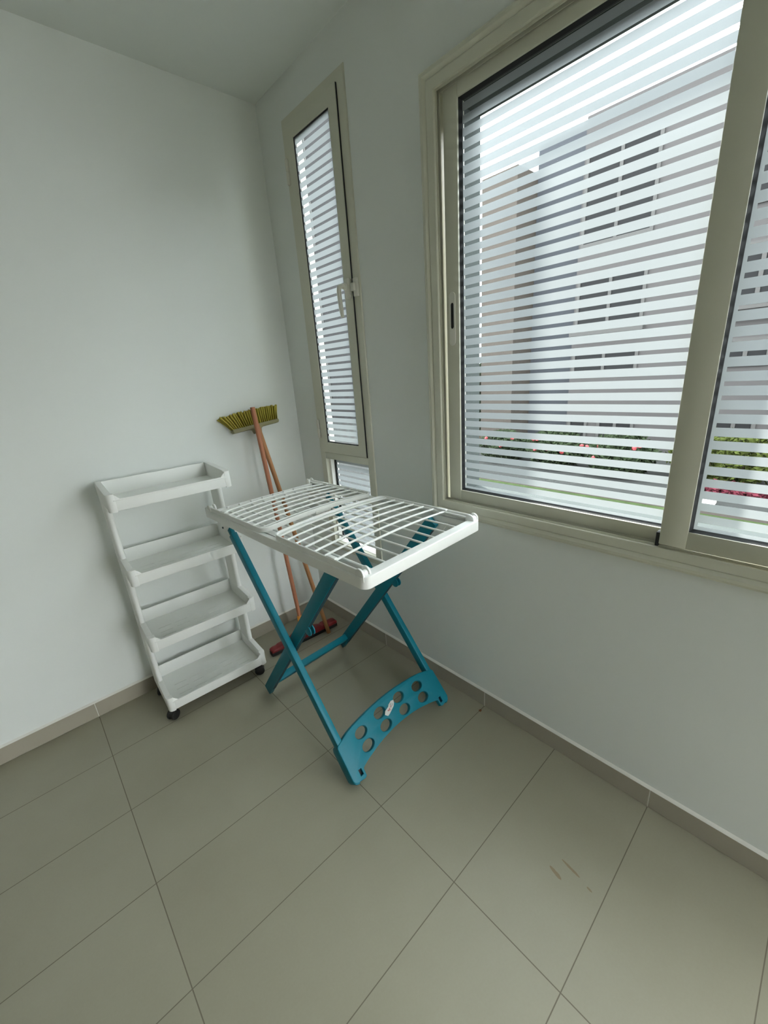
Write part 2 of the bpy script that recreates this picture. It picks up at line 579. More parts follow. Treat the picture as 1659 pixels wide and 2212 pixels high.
def skirting(name, along_x, joints, lo, hi, label):
    e = MB()
    js = [lo] + sorted(j for j in joints if lo < j < hi) + [hi]
    for a, b in zip(js, js[1:]):
        a2 = a + (0 if a == lo else .0012)
        b2 = b - (0 if b == hi else .0012)
        if along_x: e.box(a2, b2, -.009, 0, 0, .0715, .0015, 1)
        else: e.box(-.009, 0, a2, b2, 0, .0715, .0015, 1)
    o = e.build(name, M['skirting'], kind='structure', label=label, cat='baseboard')
    c = MB()
    for j in js[1:-1]:
        if along_x: c.box(j - .0013, j + .0013, -.0084, 0, 0, .071)
        else: c.box(-.0084, 0, j - .0013, j + .0013, 0, .071)
    # painted bead on the top edge
    if along_x:
        c.prism([(-.0095, .0715), (0, .0715), (0, .078), (-.006, .0745)], hi - lo, basis((0, 1, 0), (0, 0, 1), (1, 0, 0), ((lo + hi) / 2, 0, 0)))
    else:
        c.prism([(-.0095, .0715), (0, .0715), (0, .078), (-.006, .0745)], hi - lo, basis((1, 0, 0), (0, 0, 1), (0, -1, 0), (0, (lo + hi) / 2, 0)))
    c.build('joint_filler', M['grout_white'], o, smooth=0, label='white filler in the joints and along the top edge')

skirting('baseboard_back', True, [-1.199 - .605 * k for k in range(3)] + [-.594], XL, 0, 'taupe tile baseboard under the back wall')
skirting('baseboard_right', False, [-.592, -1.192, -1.792, -2.392, -2.992, -3.592], YF, 0, 'taupe tile baseboard under the window wall')

# ------------------------------------------------------------------ windows
PER, CLR = 0.0295, 0.0098


def film(parent, x, y0, y1, z0, z1, zc, edge, mat):
    """horizontal frosted bands with clear gaps centred at zc + k*PER; edge = continuous margins (at y1, at y0)"""
    e = MB()
    k0 = math.floor((z0 - zc) / PER) - 1
    z = zc + k0 * PER + CLR / 2
    b = bmesh.new()

    def q(ya, yb, za, zb):
        vs = [b.verts.new((x, ya, za)), b.verts.new((x, yb, za)), b.verts.new((x, yb, zb)), b.verts.new((x, ya, zb))]
        b.faces.new(vs)
    ya, yb = y0 + edge[1], y1 - edge[0]
    while z < z1:
        a, c = max(z, z0), min(z + PER - CLR, z1)
        if c > a: q(ya, yb, a, c)
        z += PER
    if edge[0]: q(yb, y1, z0, z1)
    if edge[1]: q(y0, ya, z0, z1)
    e.merge(b)
    return e.build('frosted_film', mat, parent, smooth=0, label='frosted horizontal bands on the glass')


def pane(parent, x, y0, y1, z0, z1, zc, edge=(.004, .004), mat=None):
    g = MB().box(x + .0008, x + .0058, y0, y1, z0, z1).build('glass_pane', M['glass'], parent, smooth=0)
    film(g, x, y0, y1, z0, z1, zc, edge, mat or M['film'])
    return g

# --- window_2: the wide sliding window
w2 = empty('window_2', (0, 0, 0), kind='structure', label='wide beige sliding window with striped frosted panes', cat='window')
# raised moulding round the opening
MB().ring(W2[0], W2[1], W2[2], W2[3], [(-.004, .006), (-.004, -.013), (.0, -.0145), (.021, -.0145), (.0245, -.0115), (.0285, -.0155), (.034, -.019), (.042, -.0185),
      (.049, -.0135), (.053, -.005), (.054, .001)]).build('moulding', M['alu'], w2, smooth=25)
# liner with the running fins
MB().ring(W2[0], W2[1], W2[2], W2[3], [(-.001, 0), (-.004, 0), (-.004, .105), (-.001, .105)]) \
    .ring(W2[0], W2[1], W2[2], W2[3], [(-.001, -.004), (-.010, -.004), (-.010, -.0025), (-.001, -.0025)]) \
    .ring(W2[0], W2[1], W2[2], W2[3], [(-.001, .0065), (-.013, .0065), (-.013, .0078), (-.001, .0078)]) \
    .ring(W2[0], W2[1], W2[2], W2[3], [(-.001, .078), (-.014, .078), (-.014, .081), (-.001, .081)]) \
    .build('track_frame', M['alu'], w2, smooth=0)
MB().ring(W2[0], W2[1], W2[2], W2[3], [(.0, .105), (-.016, .105), (-.016, .203), (0, .203)]).build('outer_reveal', M['ext_grey'], w2, smooth=0,
      label='grey reveal outside the glass')


def sash(parent, name, y0, y1, z0, z1, sw_l, sw_r, rb, rt, x0, x1, xg, zc, edge, label):
    """sliding leaf: stiles sw at y1 (left seen from inside) and y0, rails rb and rt"""
    e = MB()
    b = .0018
    e.box(x0, x1, y1 - sw_l, y1, z0, z1, b)
    e.box(x0, x1, y0, y0 + sw_r, z0, z1, b)
    e.box(x0 + .0006, x1, y0 + sw_r, y1 - sw_l, z0, z0 + rb, b)
    e.box(x0 + .0006, x1, y0 + sw_r, y1 - sw_l, z1 - rt, z1, b)
    s = e.build(name, M['alu'], parent, label=label)
    gy0, gy1, gz0, gz1 = y0 + sw_r, y1 - sw_l, z0 + rb, z1 - rt
    MB().ring(gy0 + .006, gy1 - .006, gz0 + .006, gz1 - .006, [(0, xg - .002), (.0062, xg - .012), (.0062, xg + .008), (0, xg + .004)]) \
        .build('gasket', M['gasket'], s, smooth=0, label='black rubber gasket')
    pane(s, xg, gy0 + .004, gy1 - .004, gz0 + .004, gz1 - .004, zc, edge)
    return s

sL = sash(w2, 'sliding_sash', -1.775, -1.017, .868, 2.100, .051, .058, .044, .041, .010, .044, .028, 1.492, (.004, .002), 'left sliding leaf with a recessed pull')
sR = sash(w2, 'sliding_sash', -2.468, -1.715, .880, 2.092, .058, .055, .045, .046, -.020, .006, -.005, 1.476, (.009, .004), 'right sliding leaf in front of the left one')
# recessed finger pull on the left stile
ppts = []
def capsule(cx, cz0, cz1, r, n=10):
    pts = [(cx + r * math.cos(math.pi * k / n), cz1 + r * math.sin(math.pi * k / n)) for k in range(n + 1)]
    pts += [(cx - r * math.cos(math.pi * k / n), cz0 - r * math.sin(math.pi * k / n)) for k in range(n + 1)]
    return pts
YZ = lambda x: basis((0, 1, 0), (0, 0, 1), (1, 0, 0), (x, 0, 0))
pl = MB().merge(curve_plate([capsule(-1.0425, 1.424, 1.560, .0125), capsule(-1.0425, 1.47, 1.535, .0062)], .004, .0008), YZ(.0085))
fp_ = pl.build('finger_pull', M['alu_light'], sL, label='oval pull plate with a black slot')
MB().merge(curve_plate([capsule(-1.0425, 1.47, 1.535, .0064)], .001, .0), YZ(.0085)).build('slot', M['gasket'], fp_, label='black slot')
MB().box(-.018, .012, -1.7145, -1.7065, .872, .910, .002).build('brush_seal', M['gasket'], w2, label='black corner seal')

# --- window_1: the narrow casement over a fixed light
w1 = empty('window_1', (0, 0, 0), kind='structure', label='tall narrow beige casement window near the corner', cat='window')
FY0, FY1 = -.568, -.228     # inside of the fixed frame
MB().ring(-.606, -.192, .455, 2.338, [(0, 0), (0, -.003), (-.002, -.006), (-.040, -.006), (-.040, .06), (-.021, .06), (-.021, 0)]) \
    .box(-.0055, .085, FY0, FY1, .950, .982, .0015) \
    .build('frame', M['alu'], w1, label='beige frame with a middle bar')
cs = MB()
cz0, cz1, cy0, cy1 = .984, 2.303, -.5635, -.2145
cs.ring(cy0 + .052, cy1 - .058, cz0 + .052, cz1 - .050, [(0, -.006), (.002, -.0105), (.004, -.0115), (.050, -.0115), (.051, -.0105), (.051, .012), (0, .012)])
cas = cs.build('casement', M['alu'], w1, smooth=25, label='beige opening leaf')
# mitre lines at the leaf's corners
MB().ring(cy0 + .052 + .004, cy1 - .058 - .004, cz0 + .056, cz1 - .054, [(0, -.007), (.0044, -.0095), (.0044, .0), (0, .0)]).build('gasket', M['gasket'], cas, smooth=0, label='black rubber gasket')
pane(cas, -.0065, cy0 + .052, cy1 - .058, cz0 + .052, cz1 - .050, 1.691, (.004, .002), M['film_narrow'])
MB().box(-.0108, .01, -.5655, -.5637, .985, 2.302).build('gap_shade', M['gasket'], w1, smooth=0, label='dark strip painted for the shaded gap beside the opening leaf')  # black strip standing in for shade in the gap by the leaf
# fixed lower light, set deeper
MB().ring(-.549, -.247, .497, .945, [(0, .012), (.02, .012), (.02, .058), (0, .058)]).build('fixed_bead', M['ext_white'], w1, smooth=0, label='white bead round the lower pane')
lp = pane(w1, .04, -.549, -.255, .500, .945, .860, (.003, .003), M['film_narrow'])
MB().box(.034, .046, -.2555, -.247, .500, .945).build('gasket', M['gasket'], lp, smooth=0, label='black rubber gasket')
MB().ring(W1[0], W1[1], W1[2], W1[3], [(.0, .013), (-.016, .013), (-.016, .019), (0, .019)]).build('outer_reveal', M['ext_white'], w1, smooth=0,
      label='white reveal outside the glass')
# hinges
for hz in ((2.114, 2.205), (1.054, 1.143)):
    mid = sum(hz) / 2
    hg = MB()
    hg.cyl((-.012, -.2075, (hz[1] + mid) / 2 + .001), (0, 0, 1), .0068, (hz[1] - mid) - .003, 12, .001)
    hg.cyl((-.012, -.2075, (hz[0] + mid) / 2 - .001), (0, 0, 1), .0068, (mid - hz[0]) - .003, 12, .001)
    hg.cyl((-.012, -.2075, mid), (0, 0, 1), .004, .004, 12)
    hg.box(-.010, -.004, -.2155, -.200, hz[0] + .004, hz[1] - .004, .001)
    hg.build('hinge', M['alu_light'], cas)
# lever handle
hb = MB()
hb.box(-.030, -.018, -.566, -.536, 1.640, 1.700, .004)
hb.cyl((-.024, -.551, 1.638), (1, 0, 0), .013, .011, 20, .002)
hb.cyl((-.033, -.547, 1.672), (1, 0, 0), .012, .016, 20, .002)
hd = hb.build('handle_base', M['alu_light'], cas)
lv = MB()
lv.tube([(-.036, -.547, 1.672), (-.052, -.546, 1.673), (-.061, -.5455, 1.668), (-.064, -.545, 1.655), (-.062, -.544, 1.62), (-.058, -.543, 1.58), (-.055, -.5425, 1.562)],
        [.0095, .0095, .0095, .009, .0088, .0082, .0065], 14)
lv.build('lever', M['alu_light'], hd)
kp = MB()
kp.box(-.020, -.006, -.601, -.578, 1.632, 1.697, .003)
kp.box(-.030, -.018, -.594, -.573, 1.652, 1.680, .003)
kp.build('keeper_plate', M['alu_light'], w1)

# ------------------------------------------------------------------ drying rack
AL = -1.536
rack = empty('clothes_drying_rack', (-.3712, -.7494, 0), AL,
             label='white and teal folding clothes drying rack standing on the tiles', cat='drying rack')
HL, HW = .4845, .259            # half length, half width of the top
ZT, ZB = .858, .827
tf = MB()
# long side rails (channel) with a shallow belly
for s in (-1, 1):
    poly = [(-HL - .013, ZB), (-.30, ZB - .001), (0, ZB - .004), (.30, ZB - .001), (HL - .022, ZB), (HL - .022, ZT), (-HL + .03, ZT), (-HL - .004, ZT + .012), (-HL - .013, ZT + .008)]
    tf.prism(poly, .008, basis((1, 0, 0), (0, 0, 1), (0, -1, 0), (0, s * (HW - .004), 0)), .0018)
    tf.prism([(-HL + .02, ZB + .008), (HL - .02, ZB + .008), (HL - .02, ZT - .003), (-HL + .02, ZT - .003)], .006,
             basis((1, 0, 0), (0, 0, 1), (0, -1, 0), (0, s * (HW - .022), 0)), .0015)
    tf.box(-HL + .01, HL - .02, min(s * (HW - .003), s * (HW - .025)), max(s * (HW - .003), s * (HW - .025)), ZT - .010, ZT - .003, .0015)
    # hinge knuckles at both ends
    for e in (-1, 1):
        for off in (.005, .027):
            xk = e * (HL - .020)
            kpoly = [(xk - .016, ZT - .010), (xk + .016, ZT - .010)] + [(xk + .016 * math.cos(t), ZT + .008 + .016 * math.sin(t)) for t in [math.pi * k / 8 for k in range(9)]]
            tf.prism(kpoly, .006, basis((1, 0, 0), (0, 0, 1), (0, -1, 0), (0, s * (HW - off), 0)), .001)
    # pivot bracket under the rail near the left end (legs A) and right end (legs B)
    for e in (-1, 1):
        px = e * .345
        bp = [(px - e * .055, ZB + .006), (px - e * .012, .797), (px + e * .010, .793), (px + e * .020, .803), (px + e * .018, ZB + .006)]
        if e > 0: bp = [(px - .03, ZB + .006), (px - .022, .815), (px - .006, .803), (px + .012, .806), (px + .03, ZB + .006)]
        if (e > 0): bp.reverse()
        q = HW - .004 if e < 0 else HW - .030
        tf.prism(bp, .006, basis((1, 0, 0), (0, 0, 1), (0, -1, 0), (0, s * q, 0)), .001)
# end bar towards the viewer, with rounded corners
ol = []
for cx, cy, a0 in ((HL - .028, HW - .026, 0), ):
    pass
def rr_end(x0, x1, hw, r, n=8):
    pts = [(x0, -hw)]
    pts += [(x1 - r + r * math.sin(t), -hw + r - r * math.cos(t)) for t in [math.pi / 2 * k / n for k in range(n + 1)]]
    pts += [(x1 - r + r * math.cos(t), hw - r + r * math.sin(t)) for t in [math.pi / 2 * k / n for k in range(n + 1)]]
    pts += [(x0, hw)]
    return pts
outer = rr_end(HL - .028, HL + .004, HW + .001, .022)
tf.merge(curve_plate([outer], ZT + .005 - ZB, .0025), basis((1, 0, 0), (0, 1, 0), (0, 0, 1), (0, 0, (ZT + .005 + ZB) / 2)))
# end bar towards the back wall
tf.box(-.452, -.436, -HW + .02, HW - .02, ZB + .004, ZT + .004, .003)
frame = tf.build('top_frame', M['white_pl'], rack, smooth=40)
for k in range(8):
    q = -.192 + .0545 * k
    MB().tube([(-.44, q, .846), (HL - .026, q, .846)], .0036, 8).build('rod', M['white_pl'], frame)
for k in range(7):   # little pegs on the far end bar
    MB().cyl((-.435, -.19 + .0535 * k, .861), (0, 0, 1), .0055, .008, 10, .0015).build('peg', M['white_pl'], frame)


def wing(p_end, p_mid, sgn):
    """folded wing lying on the frame: two side arms, a cross bar near the middle and seven rods"""
    g = MB()
    ZW = .868
    arch = lambda q: .011 * (1 - (q / .25) ** 2)
    r = .028
    w = .0105
    n = 8
    qo = .2505
    # centre line of the U
    path = [(p_end, -qo)]
    path += [(p_mid - sgn * r + sgn * r * math.sin(t), -qo + r - r * math.cos(t)) for t in [math.pi / 2 * k / n for k in range(n + 1)]]
    path += [(p_mid, q) for q in (-.15, -.1, -.05, 0, .05, .1, .15)]
    path += [(p_mid - sgn * r + sgn * r * math.cos(t), qo - r + r * math.sin(t)) for t in [math.pi / 2 * k / n for k in range(n + 1)]]
    path += [(p_end, qo)]
    b = bmesh.new()
    prev = None
    for i, (p, q) in enumerate(path):
        a = Vector(path[max(0, i - 1)]); c = Vector(path[min(len(path) - 1, i + 1)])
        d = (c - a).normalized()
        nn = Vector((-d.y, d.x)) * sgn          # towards the inside of the U
        zz = arch(q) * (1 if abs(p - p_mid) < .2 else 1)
        prof = [(-.003, -.009), (-.003, .006), (-.0015, .0075), (.0015, .0075), (.003, .006), (.0032, .0005), (w, .0), (w, -.004), (.003, -.009)]
        ring = [b.verts.new((p + nn.x * u, q + nn.y * u, ZW + zz + v)) for u, v in prof]
        if prev:
            for k in range(len(ring)):
                b.faces.new((prev[k], prev[(k + 1) % len(ring)], ring[(k + 1) % len(ring)], ring[k]))
        else:
            b.faces.new(ring)
        prev = ring
    b.faces.new(list(reversed(prev)))
    bmesh.ops.recalc_face_normals(b, faces=b.faces[:])
    g.merge(b)
    # rounded hinge end of each arm
    for s in (-1, 1):
        g.cyl((p_end, s * .244, ZW - .001), (0, 1, 0), .009, .013, 14, .001)
        g.box(min(p_end + sgn * .11, p_end + sgn * .15), max(p_end + sgn * .11, p_end + sgn * .15), s * .245 - .007, s * .245 + .007, ZW + .003, ZW + .010, .003)
    wg = g.build('wing', M['white_pl'], rack, smooth=35)
    for k in range(7):
        p = p_end + sgn * (.118 + .0487 * k)
        pts = [(p, q, ZW + arch(q)) for q in (-.244, -.2, -.13, -.065, 0, .065, .13, .2, .244)]
        MB().tube(pts, .0036, 8).build('rod', M['white_pl'], wg)
    # small clip on the cross bar
    MB().box(min(p_mid, p_mid + sgn * .006), max(p_mid, p_mid + sgn * .006), -.035, .035, ZW - .004, ZW + .009, .0015).build('clip', M['white_pl'], wg)

wing(-.472, -.032, 1)
wing(.470, .036, -1)

# legs: A slants from the far end of the top to the foot plate, B the other way
A0, A1 = Vector((-.335, 0, .825)), Vector((.320, 0, .018))
dA = (A1 - A0).normalized()
nA = Vector((-dA.z, 0, dA.x))       # normal of the plane of legs A (up and towards the viewer)
if nA.z < 0: nA = -nA
legA = []
for s in (-1, 1):
    g = MB()
    q = s * .2425
    off = Vector((0, q, 0))
    g.bar(A0 + off + dA * .045, A1 + off, (0, 1, 0), .023, .036, .0035, 2)
    g.bar(A0 + off + dA * -.010, A0 + off + dA * .06, (0, 1, 0), .016, .028, .003, 2)
    l = g.build('leg', M['teal'], rack, smooth=40)
    MB().cyl(Vector((-.349, s * (HW + .0002), .812)), (0, 1, 0), .0042, .003, 12).build('pivot_hole_shade', M['teal_shade'], l)  # dark disc painted for the shade in the pivot hole
B0, B1 = Vector((.322, 0, .838)), Vector((-.322, 0, .014))
dB = (B1 - B0).normalized()
for s in (-1, 1):
    g = MB()
    off = Vector((0, s * .215, 0))
    g.bar(B0 + off, B1 + off, (0, 1, 0), .020, .046, .003, 2)
    # dark strip on the underside, painted shade of its hollow
    l = g.build('leg', M['teal'], rack, smooth=40)
    nB = Vector((-dB.z, 0, dB.x))
    if nB.x < 0: nB = -nB
    MB().bar(B0 + off + dB * .03 + nB * .0232, B1 + off - dB * .06 + nB * .0232, (0, 1, 0), .0150, .0012).build('groove_shade', M['teal_shade'], l, smooth=0)
    ck = B0 + dB * .375 + nB * .030
    cl = MB()
    for o2 in (-.0075, .0075):
        cl.cyl(ck + off + Vector((0, o2, 0)), (0, 1, 0), .019, .0042, 24, .001)
    cl.bar(ck + off - nB * .022, ck + off - nB * .006, (0, 1, 0), .0185, .024, .001)
    cl.build('clip', M['teal'], l, smooth=40)
cb = MB()
cc = B0 + dB * ((B1 - B0).length - .085)
cb.bar(cc + Vector((0, -.207, 0)), cc + Vector((0, .207, 0)), nB, .030, .034, .005, 2)
cb.build('crossbar', M['teal'], rack, smooth=40)

# foot plate: arched, with eight oval holes, two slots and a foil tag
def arc_pts(pts, sub=6):
    """Catmull-Rom through pts"""
    out = []
    P = [Vector(p) for p in pts]
    for i in range(len(P) - 1):
        p0, p1, p2, p3 = P[max(0, i - 1)], P[i], P[i + 1], P[min(len(P) - 1, i + 2)]
        for k in range(sub):
            t = k / sub
            v = 0.5 * ((2 * p1) + (p2 - p0) * t + (2 * p0 - 5 * p1 + 4 * p2 - p3) * t * t + (3 * p1 - p0 - 3 * p2 + p3) * t ** 3)
            out.append((v.x, v.y))
    out.append((P[-1].x, P[-1].y))
    return out
low = [(-.262, .034), (-.258, .026), (-.248, .020), (-.216, .016), (-.208, .020), (-.206, .044)] + arc_pts([(-.200, .048), (-.165, .058), (-.09, .073), (0, .079), (.09, .073), (.165, .058), (.200, .048)]) + \
      [(.206, .044), (.208, .020), (.216, .016), (.248, .020), (.258, .026), (.262, .034)]
high = [(.260, .150), (.254, .157)] + arc_pts([(.244, .160), (.19, .177), (.10, .189), (0, .194), (-.10, .189), (-.19, .177), (-.244, .160)]) + [(-.254, .157), (-.260, .150)]
outl = [low + high]
for cx, cy, tl in ((-.155, .143, .06), (-.054, .155, .03), (.050, .155, -.03), (.150, .143, -.06), (-.152, .093, .06), (-.053, .105, .03), (.050, .105, -.03), (.152, .094, -.06)):
    outl.append([(cx + .0270 * math.cos(t) * math.cos(tl) - .0185 * math.sin(t) * math.sin(tl),
                  cy + .0270 * math.cos(t) * math.sin(tl) + .0185 * math.sin(t) * math.cos(tl)) for t in [2 * math.pi * k / 24 for k in range(24)]])
for s in (-1, 1):
    outl.append([(s * .2215 + a, .041 + b) for a, b in ((-.006, -.010), (.006, -.010), (.006, .010), (-.006, .010))])
base = Vector((.335, 0, 0))
TH = .020
PLM = basis((0, 1, 0), -dA, nA, base + nA * (.020 - TH / 2))
fpm = MB()
fpm.merge(curve_plate(outl, TH, .003), PLM)
# deep rounded shoes at both ends
for s in (-1, 1):
    fpm.prism([(s * .262, .030), (s * .256, .018), (s * .240, .012), (s * .238, .155), (s * .258, .152), (s * .262, .140)][::s], .044,
              basis((0, 1, 0), -dA, nA, base - nA * .0045), .004)
fpl = fpm.build('foot_plate', M['teal'], rack, smooth=40)
for s in (-1, 1):
    MB().box(s * .2215 - .0055, s * .2215 + .0055, .0315, .0505, -.001, .001, mat=basis((0, 1, 0), -dA, nA, base + nA * .006)).build('slot', M['gasket'], fpl, smooth=0)
# foil tag with bent end and printed marks
TGM = basis((0, 1, 0), -dA, nA, base + nA * .0215)
tg = MB()
tgo = [(-.040, .136), (-.030, .126), (-.018, .129), (.010, .141), (.019, .150), (.022, .160), (.010, .163), (-.008, .157), (-.010, .153), (-.032, .146)]
tg.prism(tgo, .0012, TGM)
tgp = tg.build('foil_tag', M['silver'], fpl, smooth=0, label='silver foil tag')
mk = MB()
for (a, b, c, d, th) in ((-.020, .139, -.008, .145, .0022), (-.022, .142, -.012, .140, .0018), (-.006, .147, .002, .149, .0018), (-.014, .137, -.006, .140, .0014)):
    mk.bar(TGM @ Vector((a, b, .0008)), TGM @ Vector((c, d, .0008)), nA, .0006, th)
mk.build('red_print', M['tag_red'], tgp, smooth=0, label='red printed mark')
mk = MB()
for (a, b, c, d, th) in ((-.002, .152, .006, .155, .0012), (.004, .146, .012, .151, .0012), (-.004, .143, .002, .146, .0010)):
    mk.bar(TGM @ Vector((a, b, .0008)), TGM @ Vector((c, d, .0008)), nA, .0006, th)
mk.build('dark_print', M['tag_dark'], tgp, smooth=0, label='dark printed lines')

# ------------------------------------------------------------------ shelf trolley
cart = empty('shelf_trolley', (-.7503, -.174, 0), math.radians(-2.1),
             label='white plastic four-tier shelf trolley on black casters against the wall', cat='shelf trolley')
CW, CD = .221, .131
for i, zc in enumerate((.061, .360, .655, .949)):
    t = MB()
    # floor with three rows of drain slots
    xs, ys = {-CW + .012, CW - .012}, {-CD + .003, CD - .003}
    holes = []
    for r_ in range(3):
        for c_ in range(5):
            hx = -.135 + c_ * .0675
            hy = -.062 + r_ * .040
            holes.append((hx - .026, hx + .026, hy - .001, hy + .001))
            xs |= {hx - .026, hx + .026}
            ys |= {hy - .001, hy + .001}
    t.slab_with_holes(sorted(xs), sorted(ys), lambda u, v: any(a < u < b and c < v < d for a, b, c, d in holes), 0.003, .007, lambda u, v, w: (u, v, w))
    # front lip, back wall
    t.box(-CW + .024, CW - .024, -CD, -CD + .005, -.004, .036, .0015)
    t.box(-CW + .020, CW - .020, -CD - .0022, -CD + .007, .033, .0385, .0015)
    t.box(-CW + .010, CW - .010, CD - .006, CD - .001, 0, .066, .001)
    for s in (-1, 1):
        x0, x1 = sorted((s * (CW - .021), s * CW))
        # side wall with a broad rim, sloping down to the front
        b = bmesh.new()
        za, zb = .068, .058
        vs = [b.verts.new(c) for c in ((x0, -CD + .018, 0), (x1, -CD + .018, 0), (x1, CD - .008, 0), (x0, CD - .008, 0),
                                       (x0, -CD + .018, zb), (x1, -CD + .018, zb), (x1, CD - .008, za), (x0, CD - .008, za))]
        for f in ((3, 2, 1, 0), (4, 5, 6, 7), (0, 1, 5, 4), (1, 2, 6, 5), (2, 3, 7, 6), (3, 0, 4, 7)):
            b.faces.new([vs[k] for k in f])
        bmesh.ops.bevel(b, geom=b.edges[:], offset=.0015, segments=2, affect='EDGES', profile=.5)
        t.merge(b)
        # rounded corner cap, dropping below the tray
        cpoly = [(s * (CW - .026), -CD + .024), (s * (CW - .026), -CD - .001)] + \
                [(s * (CW - .018 + .018 * math.sin(a)), -CD + .017 - .018 * math.cos(a)) for a in [math.pi / 2 * k / 8 for k in range(9)]] + [(s * CW, -CD + .024)]
        if s > 0: pass
        else: cpoly = cpoly[::-1]
        t.prism(cpoly, .066, basis((1, 0, 0), (0, 1, 0), (0, 0, 1), (0, 0, .0255)), .001)
        # slanted gusset between rim and lip
        gp = [(s * (CW - .022), .0575), (s * (CW - .022), .034), (s * (CW - .047), .034), (s * (CW - .040), .040), (s * (CW - .030), .052)]
        if s < 0: gp = gp[::-1]
        t.prism(gp, .007, basis((1, 0, 0), (0, 0, 1), (0, -1, 0), (0, -CD + .0035, 0)), .0008)
        # chunky back corner
        t.box(x0, x1, CD - .024, CD - .001, 0, .068, .003)
    t.build('tray', M['cart_pl'], cart, smooth=35, loc=(0, 0, zc))
    if i < 3:
        znext = (.061, .360, .655, .949)[i + 1]
        for s in (-1, 1):
            p = MB()
            # D-shaped hollow post: rounded front, flat outer side
            th = .0105
            prof = [(s * (CW - .0005), CD - .004), (s * (CW - .0005), .024)]
            prof = [(CW - .0005 - th + th * math.cos(a), .020 - th * 1.1 * math.sin(a)) for a in [math.pi * k / 10 for k in range(11)]]
            prof = [(CW - .0005, CD - .004)] + prof + [(CW - .0005 - 2 * th, CD - .022), (CW - .007, CD - .022), (CW - .007, CD - .004)]
            prof = [(s * a, b) for a, b in prof]
            if s > 0: prof = prof[::-1]
            p.prism(prof, znext - zc - .066 + .010, basis((1, 0, 0), (0, 1, 0), (0, 0, 1), (0, 0, (zc + .066 + znext) / 2)))
            p.build('side_post', M['cart_pl'], cart, smooth=50)
# casters
def caster():
    root = MB()
    root.cyl((0, 0, .047), (0, 0, 1), .006, .022, 12)
    root.prism([(-.020, .022), (-.016, .038), (0, .046), (.016, .040), (.020, .024), (.010, .028), (-.010, .028)], .013, basis((1, 0, 0), (0, 0, 1), (0, -1, 0), (0, 0, 0)), .001)
    f = root.build('caster', M['black_pl'], cart, smooth=40)
    for s in (-1, 1):
        MB().cyl((0, s * .0115, .0225), (0, 1, 0), .0225, .0095, 28, .003).build('wheel', M['black_pl'], f, smooth=40)
    return f
c0 = caster()
for k, (x, y, a) in enumerate(((-.208, -.106, 35), (.186, -.108, -20), (-.205, .090, 60), (.190, .088, 10))):
    c = c0 if k == 0 else copy_tree(c0, cart)
    c.location = (x, y, 0)
    c.rotation_euler = (0, 0, math.radians(a))

# ------------------------------------------------------------------ broom (upside down, bristles against the wall)
HB, HT = Vector((-.149, -.2735, .002)), Vector((-.262, -.0575, 1.150))
broom = empty('broom', (HB.x, HB.y, 0), label='upside-down broom with yellow bristles leaning on the back wall', cat='broom')
BL = Vector((-HB.x, -HB.y, 0))      # children are given in world coordinates


def wood_stick(name, p0, p1, r0, r1, mat, parent, off):
    d = (p1 - p0)
    ln = d.length
    e = MB()
    n = 14
    e.tube([(0, 0, ln * k / n) for k in range(n + 1)], [r0 + (r1 - r0) * k / n for k in range(n)] + [r1], 18)
    o = e.build(name, mat, parent, smooth=50)
    o.rotation_mode = 'QUATERNION'
    o.rotation_quaternion = d.to_track_quat('Z', 'Y')
    o.location = p0 + off
    return o

wood_stick('handle', HB, HT, .0108, .0112, M['wood_tan'], broom, BL)
ax = Vector((.246, 0, .024)).normalized()
hn = Vector((-.035, .20, .98))
up = (hn - ax * hn.dot(ax)).normalized()
dep = ax.cross(up).normalized()
if dep.y > 0: dep = -dep              # towards the viewer
C0 = Vector((-.262, -.040, 1.1385))
BM = basis(ax, up, dep, C0 + BL)
if BM.to_3x3().determinant() < 0:
    BM = basis(ax, up, -dep, C0 + BL)
blk = MB()
LB = .1235
poly = [(-LB, 0), (-LB + .006, -.010), (-.03, -.010), (-.020, -.016), (-.016, -.034), (.016, -.034), (.020, -.016), (.03, -.010), (LB - .006, -.010), (LB, 0), (LB - .003, .009), (-LB + .003, .009)]
blk.prism(poly, .034, BM, .003)
bk = blk.build('brush_block', M['block'], broom, smooth=40)
br = MB()
rows = 5
nt_ = 24
for r_ in range(rows):
    for k in range(nt_):
        u = -1 + 2 * k / (nt_ - 1)
        x0 = u * (LB - .007)
        w0 = (r_ - 2) * .0062
        ln = .072 + .004 * random.uniform(-1, 1) - .006 * abs(u) ** 2
        fl = (.042 * (-u) ** 1.5 if u < 0 else 0) * -1 + (.016 * u ** 1.3 if u > 0 else 0) + random.uniform(-.002, .002)
        w1 = w0 * 1.5 + random.uniform(-.001, .001)
        p0, p1, p2 = Vector((x0, .006, w0)), Vector((x0 + fl * .45, .006 + ln * .5, (w0 + w1) / 2)), Vector((x0 + fl, .006 + ln, w1))
        br.tube([BM @ p0, BM @ p1, BM @ p2], [.0019, .0033, .0052], 6)
        for h in range(3):   # stray hairs
            j = Vector((random.uniform(-.005, .005), random.uniform(-.004, .005), random.uniform(-.003, .003)))
            br.tube([BM @ p1, BM @ (p2 + j)], [.0012, .0005], 3)
br.build('bristles', M['bristle'], broom, smooth=40)

